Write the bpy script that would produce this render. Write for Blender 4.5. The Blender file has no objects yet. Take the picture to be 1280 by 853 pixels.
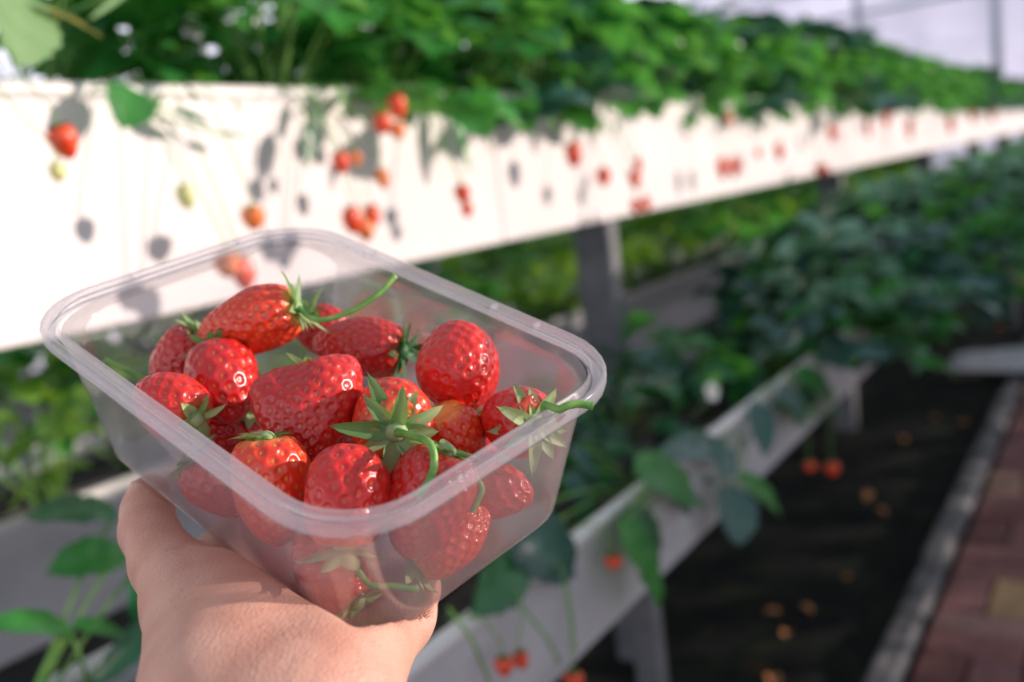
import bpy, math, random
import numpy as np
from mathutils import Vector, Matrix

SC = bpy.context.scene
COL = SC.collection
F = 1180.0                       # focal length in pixels of the 1280x853 frame
HC = 1.10                        # camera height above the soil
rng = random.Random(7)

# ------------------------------------------------------------------ camera frame
# X runs along the growing rows, Y towards the troughs, Z up.
_d = np.array([782 / F, 293.5 / F, 1.0])
_a = np.array([0, (426.5 - (133 + 782 * .12)) / F, 1.0])
_n = np.cross(_a, _d); _n /= np.linalg.norm(_n)
_d = _d / np.linalg.norm(_d)
_e = np.cross(_n, _d)
M3 = np.stack([_d, -_e, _n])     # camera (right, up, forward) -> world
CAM = np.array([0, 0, HC])

def c2w(c): return M3 @ np.asarray(c, float) + CAM
def ray(u, v): return np.array([(u - 640) / F, (426.5 - v) / F, 1.0])
def P(u, v, depth): return c2w(ray(u, v) * depth)
def onY(u, v, Y):
    r = M3 @ ray(u, v); return r * (Y / r[1]) + CAM
def onZ(u, v, Z):
    r = M3 @ ray(u, v); return r * ((Z - HC) / r[2]) + CAM

# ------------------------------------------------------------------ mesh helpers
class MB:
    def __init__(self): self.v = []; self.f = []; self.a = []
    def add(self, vs, fs, att=0.0):
        o = len(self.v)
        self.v.extend([tuple(map(float, p)) for p in vs])
        self.f.extend([tuple(i + o for i in f) for f in fs])
        if isinstance(att, (int, float)): self.a.extend([float(att)] * len(vs))
        else: self.a.extend([float(x) for x in att])
    def box(self, lo, hi, bev=0.0, att=0.0):
        x0, y0, z0 = lo; x1, y1, z1 = hi
        b = min(bev, (x1-x0)/2.01, (y1-y0)/2.01, (z1-z0)/2.01)
        if b <= 0:
            vs = [(x, y, z) for z in (z0, z1) for y in (y0, y1) for x in (x0, x1)]
            fs = [(0,2,3,1),(4,5,7,6),(0,1,5,4),(2,6,7,3),(0,4,6,2),(1,3,7,5)]
            self.add(vs, fs, att); return
        vs = []; idx = {}
        for sx in (0, 1):
            for sy in (0, 1):
                for sz in (0, 1):
                    c = (x1 if sx else x0, y1 if sy else y0, z1 if sz else z0)
                    s = (-1 if sx else 1, -1 if sy else 1, -1 if sz else 1)
                    for ax in range(3):
                        q = [c[k] + (0 if k == ax else s[k] * b) for k in range(3)]
                        idx[(sx, sy, sz, ax)] = len(vs); vs.append(q)
        fs = []
        for ax in range(3):
            o = [k for k in range(3) if k != ax]
            for sd in (0, 1):
                lp = []
                for p, q in ((0,0),(1,0),(1,1),(0,1)):
                    k = [0,0,0]; k[ax] = sd; k[o[0]] = p; k[o[1]] = q
                    lp.append(idx[(k[0],k[1],k[2],ax)])
                fs.append(tuple(lp))
            for p in (0, 1):
                for q in (0, 1):
                    k0 = [0,0,0]; k0[o[0]] = p; k0[o[1]] = q; k1 = list(k0); k1[ax] = 1
                    fs.append((idx[(*k0, o[0])], idx[(*k0, o[1])], idx[(*k1, o[1])], idx[(*k1, o[0])]))
        for sx in (0, 1):
            for sy in (0, 1):
                for sz in (0, 1):
                    fs.append(tuple(idx[(sx, sy, sz, k)] for k in range(3)))
        self.add(vs, fs, att)
    def tube(self, pts, rad, n=6, att=0.0, cap=True):
        pts = [np.asarray(p, float) for p in pts]
        m = len(pts)
        rs = rad if hasattr(rad, '__len__') else [rad] * m
        vs = []; prev = None
        for i in range(m):
            t = pts[min(i+1, m-1)] - pts[max(i-1, 0)]
            t = t / (np.linalg.norm(t) + 1e-12)
            if prev is None:
                h = np.array([0,0,1.]) if abs(t[2]) < .9 else np.array([1.,0,0])
                x = np.cross(h, t)
            else: x = prev - t * (prev @ t)
            x = x / (np.linalg.norm(x) + 1e-12); y = np.cross(t, x); prev = x
            for k in range(n):
                a = 2 * math.pi * k / n
                vs.append(pts[i] + (x * math.cos(a) + y * math.sin(a)) * rs[i])
        fs = [(i*n+k, i*n+(k+1) % n, (i+1)*n+(k+1) % n, (i+1)*n+k) for i in range(m-1) for k in range(n)]
        if cap: fs += [tuple(range(n))[::-1], tuple((m-1)*n + k for k in range(n))]
        self.add(vs, fs, att)
    def build(self, name, mat, parent=None, loc=None, smooth=True, rot=None):
        me = bpy.data.meshes.new(name)
        me.from_pydata(self.v, [], self.f)
        at = me.attributes.new('mark', 'FLOAT', 'POINT')
        at.data.foreach_set('value', self.a)
        if smooth: me.polygons.foreach_set('use_smooth', [True] * len(me.polygons))
        me.materials.append(mat); me.update()
        o = bpy.data.objects.new(name, me); COL.objects.link(o)
        if parent is not None: o.parent = parent
        if loc is not None: o.location = loc
        return o

def grid_mesh(name, V, nu, nv, mat, att, parent=None, wrap=True):
    """V: (nv*nu,3), rows of nu points round a closed ring."""
    i = np.arange(nv - 1)[:, None] * nu; k = np.arange(nu)[None, :]
    k2 = (k + 1) % nu
    q = np.stack([i + k, i + k2, i + nu + k2, i + nu + k], -1).reshape(-1, 4)
    me = bpy.data.meshes.new(name)
    me.vertices.add(len(V)); me.vertices.foreach_set('co', np.ascontiguousarray(V, np.float32).ravel())
    me.loops.add(q.size); me.loops.foreach_set('vertex_index', q.ravel().astype(np.int32))
    me.polygons.add(len(q)); me.polygons.foreach_set('loop_start', (np.arange(len(q)) * 4).astype(np.int32))
    me.polygons.foreach_set('use_smooth', [True] * len(q))
    me.update(calc_edges=True)
    for nm, arr in att.items():
        at = me.attributes.new(nm, 'FLOAT', 'POINT'); at.data.foreach_set('value', np.ascontiguousarray(arr, np.float32))
    me.materials.append(mat); me.validate()
    o = bpy.data.objects.new(name, me); COL.objects.link(o)
    if parent is not None: o.parent = parent
    return o

def tag(o, label=None, cat=None, group=None, kind=None):
    if label: o['label'] = label
    if cat: o['category'] = cat
    if group: o['group'] = group
    if kind: o['kind'] = kind
    return o
def empty(name, loc):
    o = bpy.data.objects.new(name, None); COL.objects.link(o)
    o.location = tuple(map(float, loc)); o.empty_display_size = .02
    return o
KIDS = {}
def reg(root, kids):
    KIDS[root.name] = kids
def copy_tree(root):
    r = root.copy(); COL.objects.link(r)
    for ch in KIDS[root.name]:
        c = ch.copy(); COL.objects.link(c); c.parent = r
    return r

# ------------------------------------------------------------------ materials
def mat(name):
    m = bpy.data.materials.new(name); m.use_nodes = True
    nt = m.node_tree; nt.nodes.clear()
    out = nt.nodes.new('ShaderNodeOutputMaterial')
    return m, nt, out
def nd(nt, t, **kw):
    n = nt.nodes.new(t)
    for k, v in kw.items():
        if k in n.inputs: n.inputs[k].default_value = v
        else: setattr(n, k, v)
    return n
def c4(c): return (c[0], c[1], c[2], 1.0)
def ramp(nt, fac, stops):
    r = nt.nodes.new('ShaderNodeValToRGB')
    el = r.color_ramp.elements
    while len(el) < len(stops): el.new(.5)
    for e, (p, c) in zip(el, stops): e.position = p; e.color = c4(c)
    nt.links.new(fac, r.inputs[0]); return r
def noise(nt, scale, detail=3, obj=True, rough=.55):
    tc = nt.nodes.new('ShaderNodeTexCoord')
    n = nd(nt, 'ShaderNodeTexNoise'); n.inputs['Scale'].default_value = scale
    n.inputs['Detail'].default_value = detail; n.inputs['Roughness'].default_value = rough
    nt.links.new(tc.outputs['Object'], n.inputs['Vector']); return n
def bump(nt, h, strength, dist, target):
    b = nd(nt, 'ShaderNodeBump', Strength=strength, Distance=dist)
    nt.links.new(h, b.inputs['Height']); nt.links.new(b.outputs[0], target.inputs['Normal']); return b

def surface(name, c0, c1, scale=20, rough=.5, bmp=0.0, bdist=.002, detail=4, spec=.5, metal=0, lo=.35, hi=.65):
    m, nt, out = mat(name)
    p = nd(nt, 'ShaderNodeBsdfPrincipled', Roughness=rough, Metallic=metal)
    p.inputs['Specular IOR Level'].default_value = spec
    n = noise(nt, scale, detail)
    r = ramp(nt, n.outputs[0], [(lo, c0), (hi, c1)])
    nt.links.new(r.outputs[0], p.inputs['Base Color'])
    if bmp: bump(nt, n.outputs[0], bmp, bdist, p)
    nt.links.new(p.outputs[0], out.inputs[0]); return m

def leaf_mat(name, dark, light, trans, tf=.35, rough=.42, spec=.5):
    m, nt, out = mat(name)
    p = nd(nt, 'ShaderNodeBsdfPrincipled', Roughness=rough); p.inputs['Specular IOR Level'].default_value = spec
    oi = nt.nodes.new('ShaderNodeObjectInfo')
    at = nd(nt, 'ShaderNodeAttribute', attribute_name='mark')
    n = noise(nt, 14, 2)
    ad = nd(nt, 'ShaderNodeMath', operation='ADD'); nt.links.new(n.outputs[0], ad.inputs[0])
    s1 = nd(nt, 'ShaderNodeMath', operation='MULTIPLY_ADD'); s1.inputs[1].default_value = .5; s1.inputs[2].default_value = -.25
    nt.links.new(at.outputs['Fac'], s1.inputs[0]); nt.links.new(s1.outputs[0], ad.inputs[1])
    a2 = nd(nt, 'ShaderNodeMath', operation='MULTIPLY_ADD'); a2.inputs[1].default_value = .3; nt.links.new(oi.outputs['Random'], a2.inputs[0])
    nt.links.new(ad.outputs[0], a2.inputs[2])
    r = ramp(nt, a2.outputs[0], [(.35, dark), (.95, light)])
    nt.links.new(r.outputs[0], p.inputs['Base Color'])
    t = nd(nt, 'ShaderNodeBsdfTranslucent'); t.inputs[0].default_value = c4(trans)
    mx = nd(nt, 'ShaderNodeMixShader'); mx.inputs[0].default_value = tf
    nt.links.new(p.outputs[0], mx.inputs[1]); nt.links.new(t.outputs[0], mx.inputs[2])
    nt.links.new(mx.outputs[0], out.inputs[0]); return m

def berry_mat(name, c_body, c_alt, c_neck, c_seed, sss=.25, coat=.5, rough=.36):
    m, nt, out = mat(name)
    p = nd(nt, 'ShaderNodeBsdfPrincipled', Roughness=rough)
    p.inputs['Subsurface Weight'].default_value = sss
    p.inputs['Subsurface Radius'].default_value = (1.0, .22, .1)
    p.inputs['Subsurface Scale'].default_value = .004
    p.inputs['Coat Weight'].default_value = coat; p.inputs['Coat Roughness'].default_value = .18
    n = noise(nt, 90, 3)
    r = ramp(nt, n.outputs[0], [(.35, c_body), (.7, c_alt)])
    neck = nd(nt, 'ShaderNodeAttribute', attribute_name='neck')
    seed = nd(nt, 'ShaderNodeAttribute', attribute_name='seed')
    m1 = nd(nt, 'ShaderNodeMix', data_type='RGBA'); m1.inputs[7].default_value = c4(c_neck)
    nt.links.new(neck.outputs['Fac'], m1.inputs[0]); nt.links.new(r.outputs[0], m1.inputs[6])
    m2 = nd(nt, 'ShaderNodeMix', data_type='RGBA'); m2.inputs[7].default_value = c4(c_seed)
    nt.links.new(seed.outputs['Fac'], m2.inputs[0]); nt.links.new(m1.outputs[2], m2.inputs[6])
    nt.links.new(m2.outputs[2], p.inputs['Base Color'])
    n2 = noise(nt, 900, 2); bump(nt, n2.outputs[0], .12, .0006, p)
    nt.links.new(p.outputs[0], out.inputs[0]); return m

def plastic_mat(name, haze, tint=(.93, .92, .97), gl=.06):
    m, nt, out = mat(name)
    tr = nd(nt, 'ShaderNodeBsdfTransparent'); tr.inputs[0].default_value = (.985, .98, .99, 1)
    df = nd(nt, 'ShaderNodeBsdfDiffuse'); df.inputs[0].default_value = c4(tint)
    tl = nd(nt, 'ShaderNodeBsdfTranslucent'); tl.inputs[0].default_value = c4(tint)
    h = nd(nt, 'ShaderNodeMixShader'); h.inputs[0].default_value = .45
    nt.links.new(df.outputs[0], h.inputs[1]); nt.links.new(tl.outputs[0], h.inputs[2])
    mx = nd(nt, 'ShaderNodeMixShader')
    n = noise(nt, 60, 3)
    mr = nd(nt, 'ShaderNodeMapRange'); mr.inputs[3].default_value = haze * .8; mr.inputs[4].default_value = haze * 1.2
    nt.links.new(n.outputs[0], mr.inputs[0]); nt.links.new(mr.outputs[0], mx.inputs[0])
    nt.links.new(tr.outputs[0], mx.inputs[1]); nt.links.new(h.outputs[0], mx.inputs[2])
    g = nd(nt, 'ShaderNodeBsdfGlossy'); g.inputs['Roughness'].default_value = .14
    lw = nd(nt, 'ShaderNodeLayerWeight', Blend=.25)
    ml = nd(nt, 'ShaderNodeMath', operation='MULTIPLY'); ml.inputs[1].default_value = .35
    nt.links.new(lw.outputs['Fresnel'], ml.inputs[0])
    m2 = nd(nt, 'ShaderNodeMixShader'); nt.links.new(ml.outputs[0], m2.inputs[0])
    nt.links.new(mx.outputs[0], m2.inputs[1]); nt.links.new(g.outputs[0], m2.inputs[2])
    nt.links.new(m2.outputs[0], out.inputs[0]); return m

def skin_mat():
    m, nt, out = mat('skin')
    p = nd(nt, 'ShaderNodeBsdfPrincipled', Roughness=.5)
    p.inputs['Subsurface Weight'].default_value = .25
    p.inputs['Subsurface Radius'].default_value = (1.0, .35, .2)
    p.inputs['Subsurface Scale'].default_value = .004
    n = noise(nt, 45, 5)
    r = ramp(nt, n.outputs[0], [(.3, (.60, .285, .205)), (.7, (.75, .43, .33))])
    nt.links.new(r.outputs[0], p.inputs['Base Color'])
    tc = nt.nodes.new('ShaderNodeTexCoord')
    mp = nd(nt, 'ShaderNodeMapping'); mp.inputs['Scale'].default_value = (1.0, 2.4, 2.0); mp.inputs['Rotation'].default_value = (.4, .2, .7)
    nt.links.new(tc.outputs['Object'], mp.inputs[0])
    vo = nd(nt, 'ShaderNodeTexVoronoi', feature='DISTANCE_TO_EDGE', Scale=420.0); nt.links.new(mp.outputs[0], vo.inputs['Vector'])
    v2 = nd(nt, 'ShaderNodeTexNoise', Scale=120.0, Detail=6.0); nt.links.new(mp.outputs[0], v2.inputs['Vector'])
    ad = nd(nt, 'ShaderNodeMath', operation='ADD'); nt.links.new(vo.outputs[0], ad.inputs[0]); nt.links.new(v2.outputs[0], ad.inputs[1])
    bump(nt, ad.outputs[0], .6, .0008, p)
    nt.links.new(p.outputs[0], out.inputs[0]); return m

M = {}
M['leaf'] = leaf_mat('leaf_green', (.008, .10, .035), (.045, .26, .06), (.16, .58, .07), rough=.36, spec=.6)
M['leaf_deep'] = leaf_mat('leaf_deep', (.008, .07, .035), (.03, .20, .07), (.06, .3, .05), tf=.22, rough=.33, spec=.7)
M['leaf_blue'] = leaf_mat('leaf_blue_green', (.02, .085, .075), (.06, .17, .14), (.06, .25, .08), tf=.15, rough=.36, spec=.7)
M['leaf_bright'] = leaf_mat('leaf_bright', (.012, .15, .04), (.06, .34, .07), (.2, .6, .07), tf=.32, rough=.38)
M['leaf_sheen'] = leaf_mat('leaf_sheen', (.07, .22, .13), (.17, .36, .24), (.15, .45, .12), tf=.15, rough=.33, spec=.8)  # pale sky sheen put into the leaf colour
M['leaf_lime'] = leaf_mat('leaf_lime', (.06, .22, .03), (.22, .42, .06), (.4, .7, .06), tf=.35, rough=.4)
M['leaf_pale'] = leaf_mat('leaf_pale', (.12, .26, .1), (.2, .36, .15), (.3, .5, .1), tf=.2, rough=.6)
M['leaf_brown'] = leaf_mat('leaf_brown', (.16, .15, .03), (.3, .3, .07), (.4, .4, .06), tf=.3)
M['stalk'] = surface('stalk_green', (.1, .28, .05), (.22, .42, .09), 60, .5)
M['sepal'] = leaf_mat('sepal_green', (.07, .24, .06), (.46, .60, .28), (.4, .65, .12), tf=.25, rough=.5)
M['sepal_dark'] = leaf_mat('sepal_dark', (.015, .085, .03), (.06, .2, .07), (.15, .4, .08), tf=.2, rough=.5)
M['pedicel'] = surface('pedicel_green', (.1, .3, .05), (.24, .45, .1), 150, .45)
M['berry'] = berry_mat('berry_red', (.62, .012, .010), (.74, .026, .016), (.8, .2, .06), (.62, .10, .02))
M['berry_deep'] = berry_mat('berry_deep_red', (.52, .009, .010), (.62, .016, .013), (.6, .08, .03), (.6, .15, .03))
M['berry_orange'] = berry_mat('berry_orange_red', (.70, .03, .008), (.80, .06, .012), (.85, .4, .08), (.8, .3, .05))
M['berry_hang'] = berry_mat('berry_hanging_red', (.80, .05, .014), (.88, .09, .02), (.85, .3, .06), (.8, .35, .08))
M['berry_half'] = berry_mat('berry_half_ripe', (.85, .16, .03), (.9, .3, .06), (.75, .62, .2), (.8, .6, .2))
M['berry_green'] = berry_mat('berry_unripe', (.62, .66, .25), (.74, .72, .32), (.55, .65, .2), (.6, .5, .15))
M['plastic'] = plastic_mat('hazy_plastic', .085)
M['plastic_rim'] = plastic_mat('hazy_plastic_rim', .25)
M['skin'] = skin_mat()
M['nail'] = surface('nail', (.72, .45, .37), (.78, .52, .44), 40, .25)
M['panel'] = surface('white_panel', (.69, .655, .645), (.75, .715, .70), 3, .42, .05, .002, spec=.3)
M['panel_shade'] = surface('white_panel_shade', (.50, .50, .53), (.60, .60, .62), 7, .45, .05, .002, spec=.3)  # same white panel with its shade put into a darker, bluer colour
M['rim'] = surface('trough_rim', (.72, .70, .68), (.82, .80, .78), 14, .4)
M['post'] = surface('grey_post', (.12, .13, .14), (.20, .21, .22), 12, .55)
M['soil'] = surface('potting_soil', (.010, .009, .008), (.045, .035, .025), 45, .9, .8, .01, 8)
M['tubing'] = surface('black_tubing', (.012, .012, .013), (.025, .025, .027), 30, .4)
M['petal'] = surface('white_petal', (.8, .8, .78), (.88, .88, .86), 60, .5)
M['pollen'] = surface('yellow_centre', (.7, .5, .06), (.8, .6, .1), 200, .6)
M['sun_fleck'] = surface('sun_fleck', (.5, .17, .05), (.78, .38, .16), 50, .6)  # sunlit orange put into the colour of leaf shapes standing for dapples
M['sheet'] = surface('pale_sheet', (.55, .56, .60), (.72, .72, .75), 12, .6, .6, .02)
M['terracotta'] = surface('terracotta', (.62, .30, .2), (.78, .45, .33), 30, .7)
M['frame'] = surface('greenhouse_steel', (.30, .36, .40), (.42, .46, .50), 20, .4)

def ground_mat():
    m, nt, out = mat('dark_soil')
    p = nd(nt, 'ShaderNodeBsdfPrincipled', Roughness=.95); p.inputs['Specular IOR Level'].default_value = .2
    n = noise(nt, 9, 8, rough=.65)
    r = ramp(nt, n.outputs[0], [(.32, (.006, .007, .008)), (.48, (.016, .018, .017)), (.6, (.018, .03, .016)), (.72, (.09, .05, .028))])
    n2 = noise(nt, 38, 8, rough=.7)
    nt.links.new(r.outputs[0], p.inputs['Base Color'])
    bump(nt, n2.outputs[0], .9, .03, p)
    nt.links.new(p.outputs[0], out.inputs[0]); return m
M['ground'] = ground_mat()
def brick_mat():
    m, nt, out = mat('paving_brick')
    p = nd(nt, 'ShaderNodeBsdfPrincipled', Roughness=.8)
    at = nd(nt, 'ShaderNodeAttribute', attribute_name='mark')
    r = ramp(nt, at.outputs['Fac'], [(0, (.16, .06, .055)), (.35, (.29, .12, .11)), (.6, (.21, .095, .10)), (.8, (.38, .20, .175)), (.9, (.46, .30, .13))])
    n = noise(nt, 35, 6)
    mx = nd(nt, 'ShaderNodeMix', data_type='RGBA', blend_type='OVERLAY'); mx.inputs[0].default_value = .6
    nt.links.new(r.outputs[0], mx.inputs[6]); nt.links.new(n.outputs[0], mx.inputs[7])
    nt.links.new(mx.outputs[2], p.inputs['Base Color'])
    bump(nt, n.outputs[0], .5, .006, p)
    nt.links.new(p.outputs[0], out.inputs[0]); return m
M['brick'] = brick_mat()
M['kerb'] = surface('kerb_stone', (.07, .07, .08), (.26, .25, .25), 11, .8, .6, .012, 6, lo=.38, hi=.68)
def film_mat():
    m, nt, out = mat('greenhouse_film')
    a = nd(nt, 'ShaderNodeBsdfDiffuse'); a.inputs[0].default_value = (.8, .81, .88, 1)
    b = nd(nt, 'ShaderNodeBsdfTranslucent'); b.inputs[0].default_value = (.86, .86, .93, 1)
    n = noise(nt, .8, 3)
    mx = nd(nt, 'ShaderNodeMixShader'); nt.links.new(n.outputs[0], mx.inputs[0])
    nt.links.new(a.outputs[0], mx.inputs[1]); nt.links.new(b.outputs[0], mx.inputs[2])
    nt.links.new(mx.outputs[0], out.inputs[0]); return m
M['film'] = film_mat()

# ------------------------------------------------------------------ leaves and plants
UP = np.array([0, 0, 1.0])
def nrm(v):
    v = np.asarray(v, float); return v / (np.linalg.norm(v) + 1e-12)
def leaflet(mb, base, dr, up, ln, wd, droop=.5, fold=.25, ns=9, nt=6, teeth=True, R=rng, point=.8):
    dr = nrm(dr); up = nrm(up - dr * (np.asarray(up) @ dr)); sd = np.cross(dr, up)
    p = np.asarray(base, float).copy(); vs = []; at = []
    mk = R.random()
    ang = -droop * .25
    for i in range(ns + 1):
        s = i / ns
        ca, sa = math.cos(ang), math.sin(ang)
        t = dr * ca - up * sa; nn = up * ca + dr * sa
        if i: p = p + t * (ln / ns)
        ang += droop / ns
        w = (math.sin(math.pi * min(1, (s * .97 + .015)) ** point) ** .62) * wd / 2
        if i == 0: w = wd * .04
        if i == ns: w = wd * .03
        for k in range(nt + 1):
            q = 2 * k / nt - 1
            ww = w
            if teeth and k in (0, nt): ww = w * (1.04 if i % 2 else .9)
            lift = fold * abs(q) * w + .03 * wd * math.sin(i * 1.7 + q * 3 + mk * 6)
            vs.append(p + sd * q * ww + nn * lift - t * (abs(q) * .06 * ln))
            at.append(mk * .7 + .3 * (1 - abs(q)))
    n1 = nt + 1
    fs = [(i*n1+k, i*n1+k+1, (i+1)*n1+k+1, (i+1)*n1+k) for i in range(ns) for k in range(nt)]
    mb.add(vs, fs, at)

def bez(p0, p1, p2, n):
    p0, p1, p2 = map(lambda q: np.asarray(q, float), (p0, p1, p2))
    return [(1-t)**2*p0 + 2*t*(1-t)*p1 + t*t*p2 for t in [i/(n-1) for i in range(n)]]

def trifoliate(fm, sm, base, hub, R, ln, wd, droop=.5, lift=.05, up=None):
    base = np.asarray(base, float); hub = np.asarray(hub, float)
    mid = (base + hub) / 2 + UP * lift
    pts = bez(base, mid, hub, 6)
    sm.tube(pts, [.0022, .002, .0018, .0017, .0016, .0015], 5)
    d = nrm(pts[-1] - pts[-2]); h = nrm([d[0], d[1], d[2] * .35])
    u = nrm(UP * .9 + np.array([R.uniform(-.5, .5), R.uniform(-.5, .5), 0])) if up is None else nrm(up)
    s = nrm(np.cross(h, u))
    for a, k in ((0, 1.0), (1.15, .92), (-1.15, .92)):
        a += R.uniform(-.15, .15)
        dd = h * math.cos(a) + s * math.sin(a) - UP * R.uniform(0, .25)
        leaflet(fm, hub, dd, u, ln * k * R.uniform(.9, 1.1), wd * k, droop + R.uniform(-.2, .4), R.uniform(.1, .4), R=R)

def plant_mesh(seed, mat_leaf, n=12, h=.18, spread=.12, ln=.07, low=0.3, bias=(0, 0)):
    R = random.Random(seed); fm = MB(); sm = MB()
    for i in range(n):
        az = 2 * math.pi * (i / n) + R.uniform(-.5, .5)
        k = R.uniform(low, 1.0)
        r = spread * R.uniform(.45, 1.15) * (1.2 - .45 * k)
        hub = np.array([math.cos(az) * r + bias[0] * R.random(), math.sin(az) * r + bias[1] * R.random(), h * k])
        b = np.array([math.cos(az) * .012, math.sin(az) * .012, 0])
        L_ = ln * R.uniform(.75, 1.2)
        trifoliate(fm, sm, b, hub, R, L_, L_ * R.uniform(.72, .9), droop=R.uniform(.2, 1.1), lift=h * .25 * k)
    for i in range(4):
        az = R.uniform(0, 6.28); r = spread * R.uniform(.2, .6)
        sm.tube(bez((0, 0, 0), (0, 0, h * .6), (math.cos(az)*r, math.sin(az)*r, h * R.uniform(.6, .95)), 5), .0014, 5)
    root = empty('strawberry_plant', (0, 0, 0))
    a = fm.build('foliage', mat_leaf, root); b = sm.build('stalks', M['stalk'], root)
    kids = [a, b]
    reg(root, kids)
    return root

USED = set()
def place_plant(proto, loc, rz, sc, label, group):
    if proto.name in USED: o = copy_tree(proto)
    else: USED.add(proto.name); o = proto
    if o is not proto: KIDS[o.name] = []
    o.location = tuple(map(float, loc)); o.rotation_euler = (0, 0, rz); o.scale = (sc, sc, sc)
    tag(o, label, 'plant', group)
    return o

# ------------------------------------------------------------------ strawberries
def frame_from(axis, roll=0.0):
    z = nrm(axis)
    h = np.array([0, 0, 1.0]) if abs(z[2]) < .9 else np.array([1.0, 0, 0])
    x = nrm(np.cross(h, z)); y = np.cross(z, x)
    c, s = math.cos(roll), math.sin(roll)
    return np.stack([x * c + y * s, y * c - x * s, z], 1)

def berry_body(L, W, taper=.35, seed=0, nseed=140, nu=64, nv=44, lobes=(), pit=.0008, flat=1.0, blunt=.0):
    """Local frame: +Z towards the tip, calyx at -Z. Returns verts, seed mark, neck mark."""
    R = np.random.default_rng(seed)
    th = np.linspace(.0015, math.pi - .0015, nv)[:, None]; ph = (np.arange(nu) * 2 * math.pi / nu)[None, :]
    def surf(th, ph):
        z = -np.cos(th)
        r = np.sin(th) ** (.88 - .1 * blunt)
        r = r * (1 - taper * z * .62 - taper * .25 * z * z * np.sign(z) * (z > 0))
        r = r / (1 + taper * .22)
        wob = 1 + .035 * np.sin(2 * ph + a0) * np.sin(th) + .03 * np.sin(3 * ph + a1 + z * 2) + .025 * np.sin(z * 5 + a2 + ph)
        X = r * wob * np.cos(ph) * W / 2; Y = r * wob * np.sin(ph) * W / 2 * flat
        Z = z * L / 2 * np.ones_like(ph) + .10 * L * np.exp(-(th / .42) ** 2) * np.ones_like(ph)
        V = np.stack([X, Y, Z], -1)
        for (c, rad, amt) in lobes:
            c = np.asarray(c) * np.array([W/2, W/2, L/2]); dd = V - c
            V = V + nrm(c)[None, None] * (amt * np.exp(-((dd ** 2).sum(-1)) / (2 * rad ** 2)))[..., None]
        return V
    a0, a1, a2 = R.uniform(0, 6.28, 3)
    V = surf(th, ph)
    # normals by finite differences
    e = 1e-3
    dt = surf(th + e, ph) - surf(th - e, ph); dp = surf(th, ph + e) - surf(th, ph - e)
    N = np.cross(dp, dt); N /= np.linalg.norm(N, axis=-1, keepdims=True) + 1e-12
    N *= np.sign((N * V).sum(-1, keepdims=True).mean())
    V = V.reshape(-1, 3); N = N.reshape(-1, 3)
    mark = np.zeros(len(V)); neck = np.zeros(len(V))
    zz = np.repeat(-np.cos(th[:, 0]), nu)
    neck = np.clip((-zz - .74) / .26, 0, 1) ** 1.3
    if nseed:
        k = np.arange(nseed); zc = -.93 + 1.9 * (k + .5) / nseed
        sth = np.arccos(-np.clip(zc, -1, 1)); sph = (k * 2.399963) % (2 * math.pi)
        sph = sph + R.normal(0, .05, nseed)
        S = np.stack([surf(np.array([[t]]), np.array([[p]]))[0, 0] for t, p in zip(sth, sph)])
        sp = math.sqrt(np.pi * W * L * .8 / nseed)
        best = np.full(len(V), 9.0)
        for i in range(0, len(V), 4096):
            dd = np.linalg.norm(V[i:i+4096, None] - S[None], axis=-1)
            j = dd.argmin(1); q = dd[np.arange(len(j)), j]
            best[i:i+4096] = q
            dv = V[i:i+4096] - S[j]
            az = np.abs(dv[:, 2])
            lat = np.sqrt(np.maximum(q ** 2 - az ** 2, 0))
            ell = np.sqrt((az / (sp * .17)) ** 2 + (lat / (sp * .11)) ** 2)
            mark[i:i+4096] = np.clip(1.5 - ell, 0, 1)
        x = best / sp
        disp = -pit * np.exp(-(x / .30) ** 2) + pit * .35 * np.exp(-((x - .55) / .2) ** 2)
        disp += mark * pit * .75
        disp *= np.clip(1.2 - neck, 0, 1)
        V = V + N * disp[:, None]
    return V, mark, neck

def calyx_mesh(mb, n, ln, wd, flare, seed, hubr=.003, curl=.6):
    """Local: base at origin, away from the fruit = -Z."""
    R = random.Random(seed)
    for i in range(n):
        az = 2 * math.pi * i / n + R.uniform(-.25, .25)
        fl = flare + R.uniform(-.35, .35)
        d = np.array([math.cos(az) * math.cos(fl), math.sin(az) * math.cos(fl), -math.sin(fl)])
        u = np.array([math.cos(az) * math.sin(fl), math.sin(az) * math.sin(fl), math.cos(fl)])
        l = ln * R.uniform(.7, 1.15)
        leaflet(mb, np.array([math.cos(az) * hubr * .6, math.sin(az) * hubr * .6, 0]), d, -u, l, wd * R.uniform(.8, 1.1),
                droop=R.uniform(-.3, 1.0) * curl, fold=R.uniform(.25, .6), ns=7, nt=4, teeth=False, R=R, point=.62)
    vs = []; fs = []
    for j, (r, z) in enumerate(((hubr * 1.25, .0008), (hubr * 1.15, -.001), (hubr * .8, -.0022), (hubr * .4, -.0028))):
        for k in range(10): vs.append((r * math.cos(k * .6283), r * math.sin(k * .6283), z))
    for j in range(3):
        for k in range(10): fs.append((j*10+k, j*10+(k+1) % 10, (j+1)*10+(k+1) % 10, (j+1)*10+k))
    fs.append(tuple(30 + k for k in range(10)))
    mb.add(vs, fs, .9)

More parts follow.
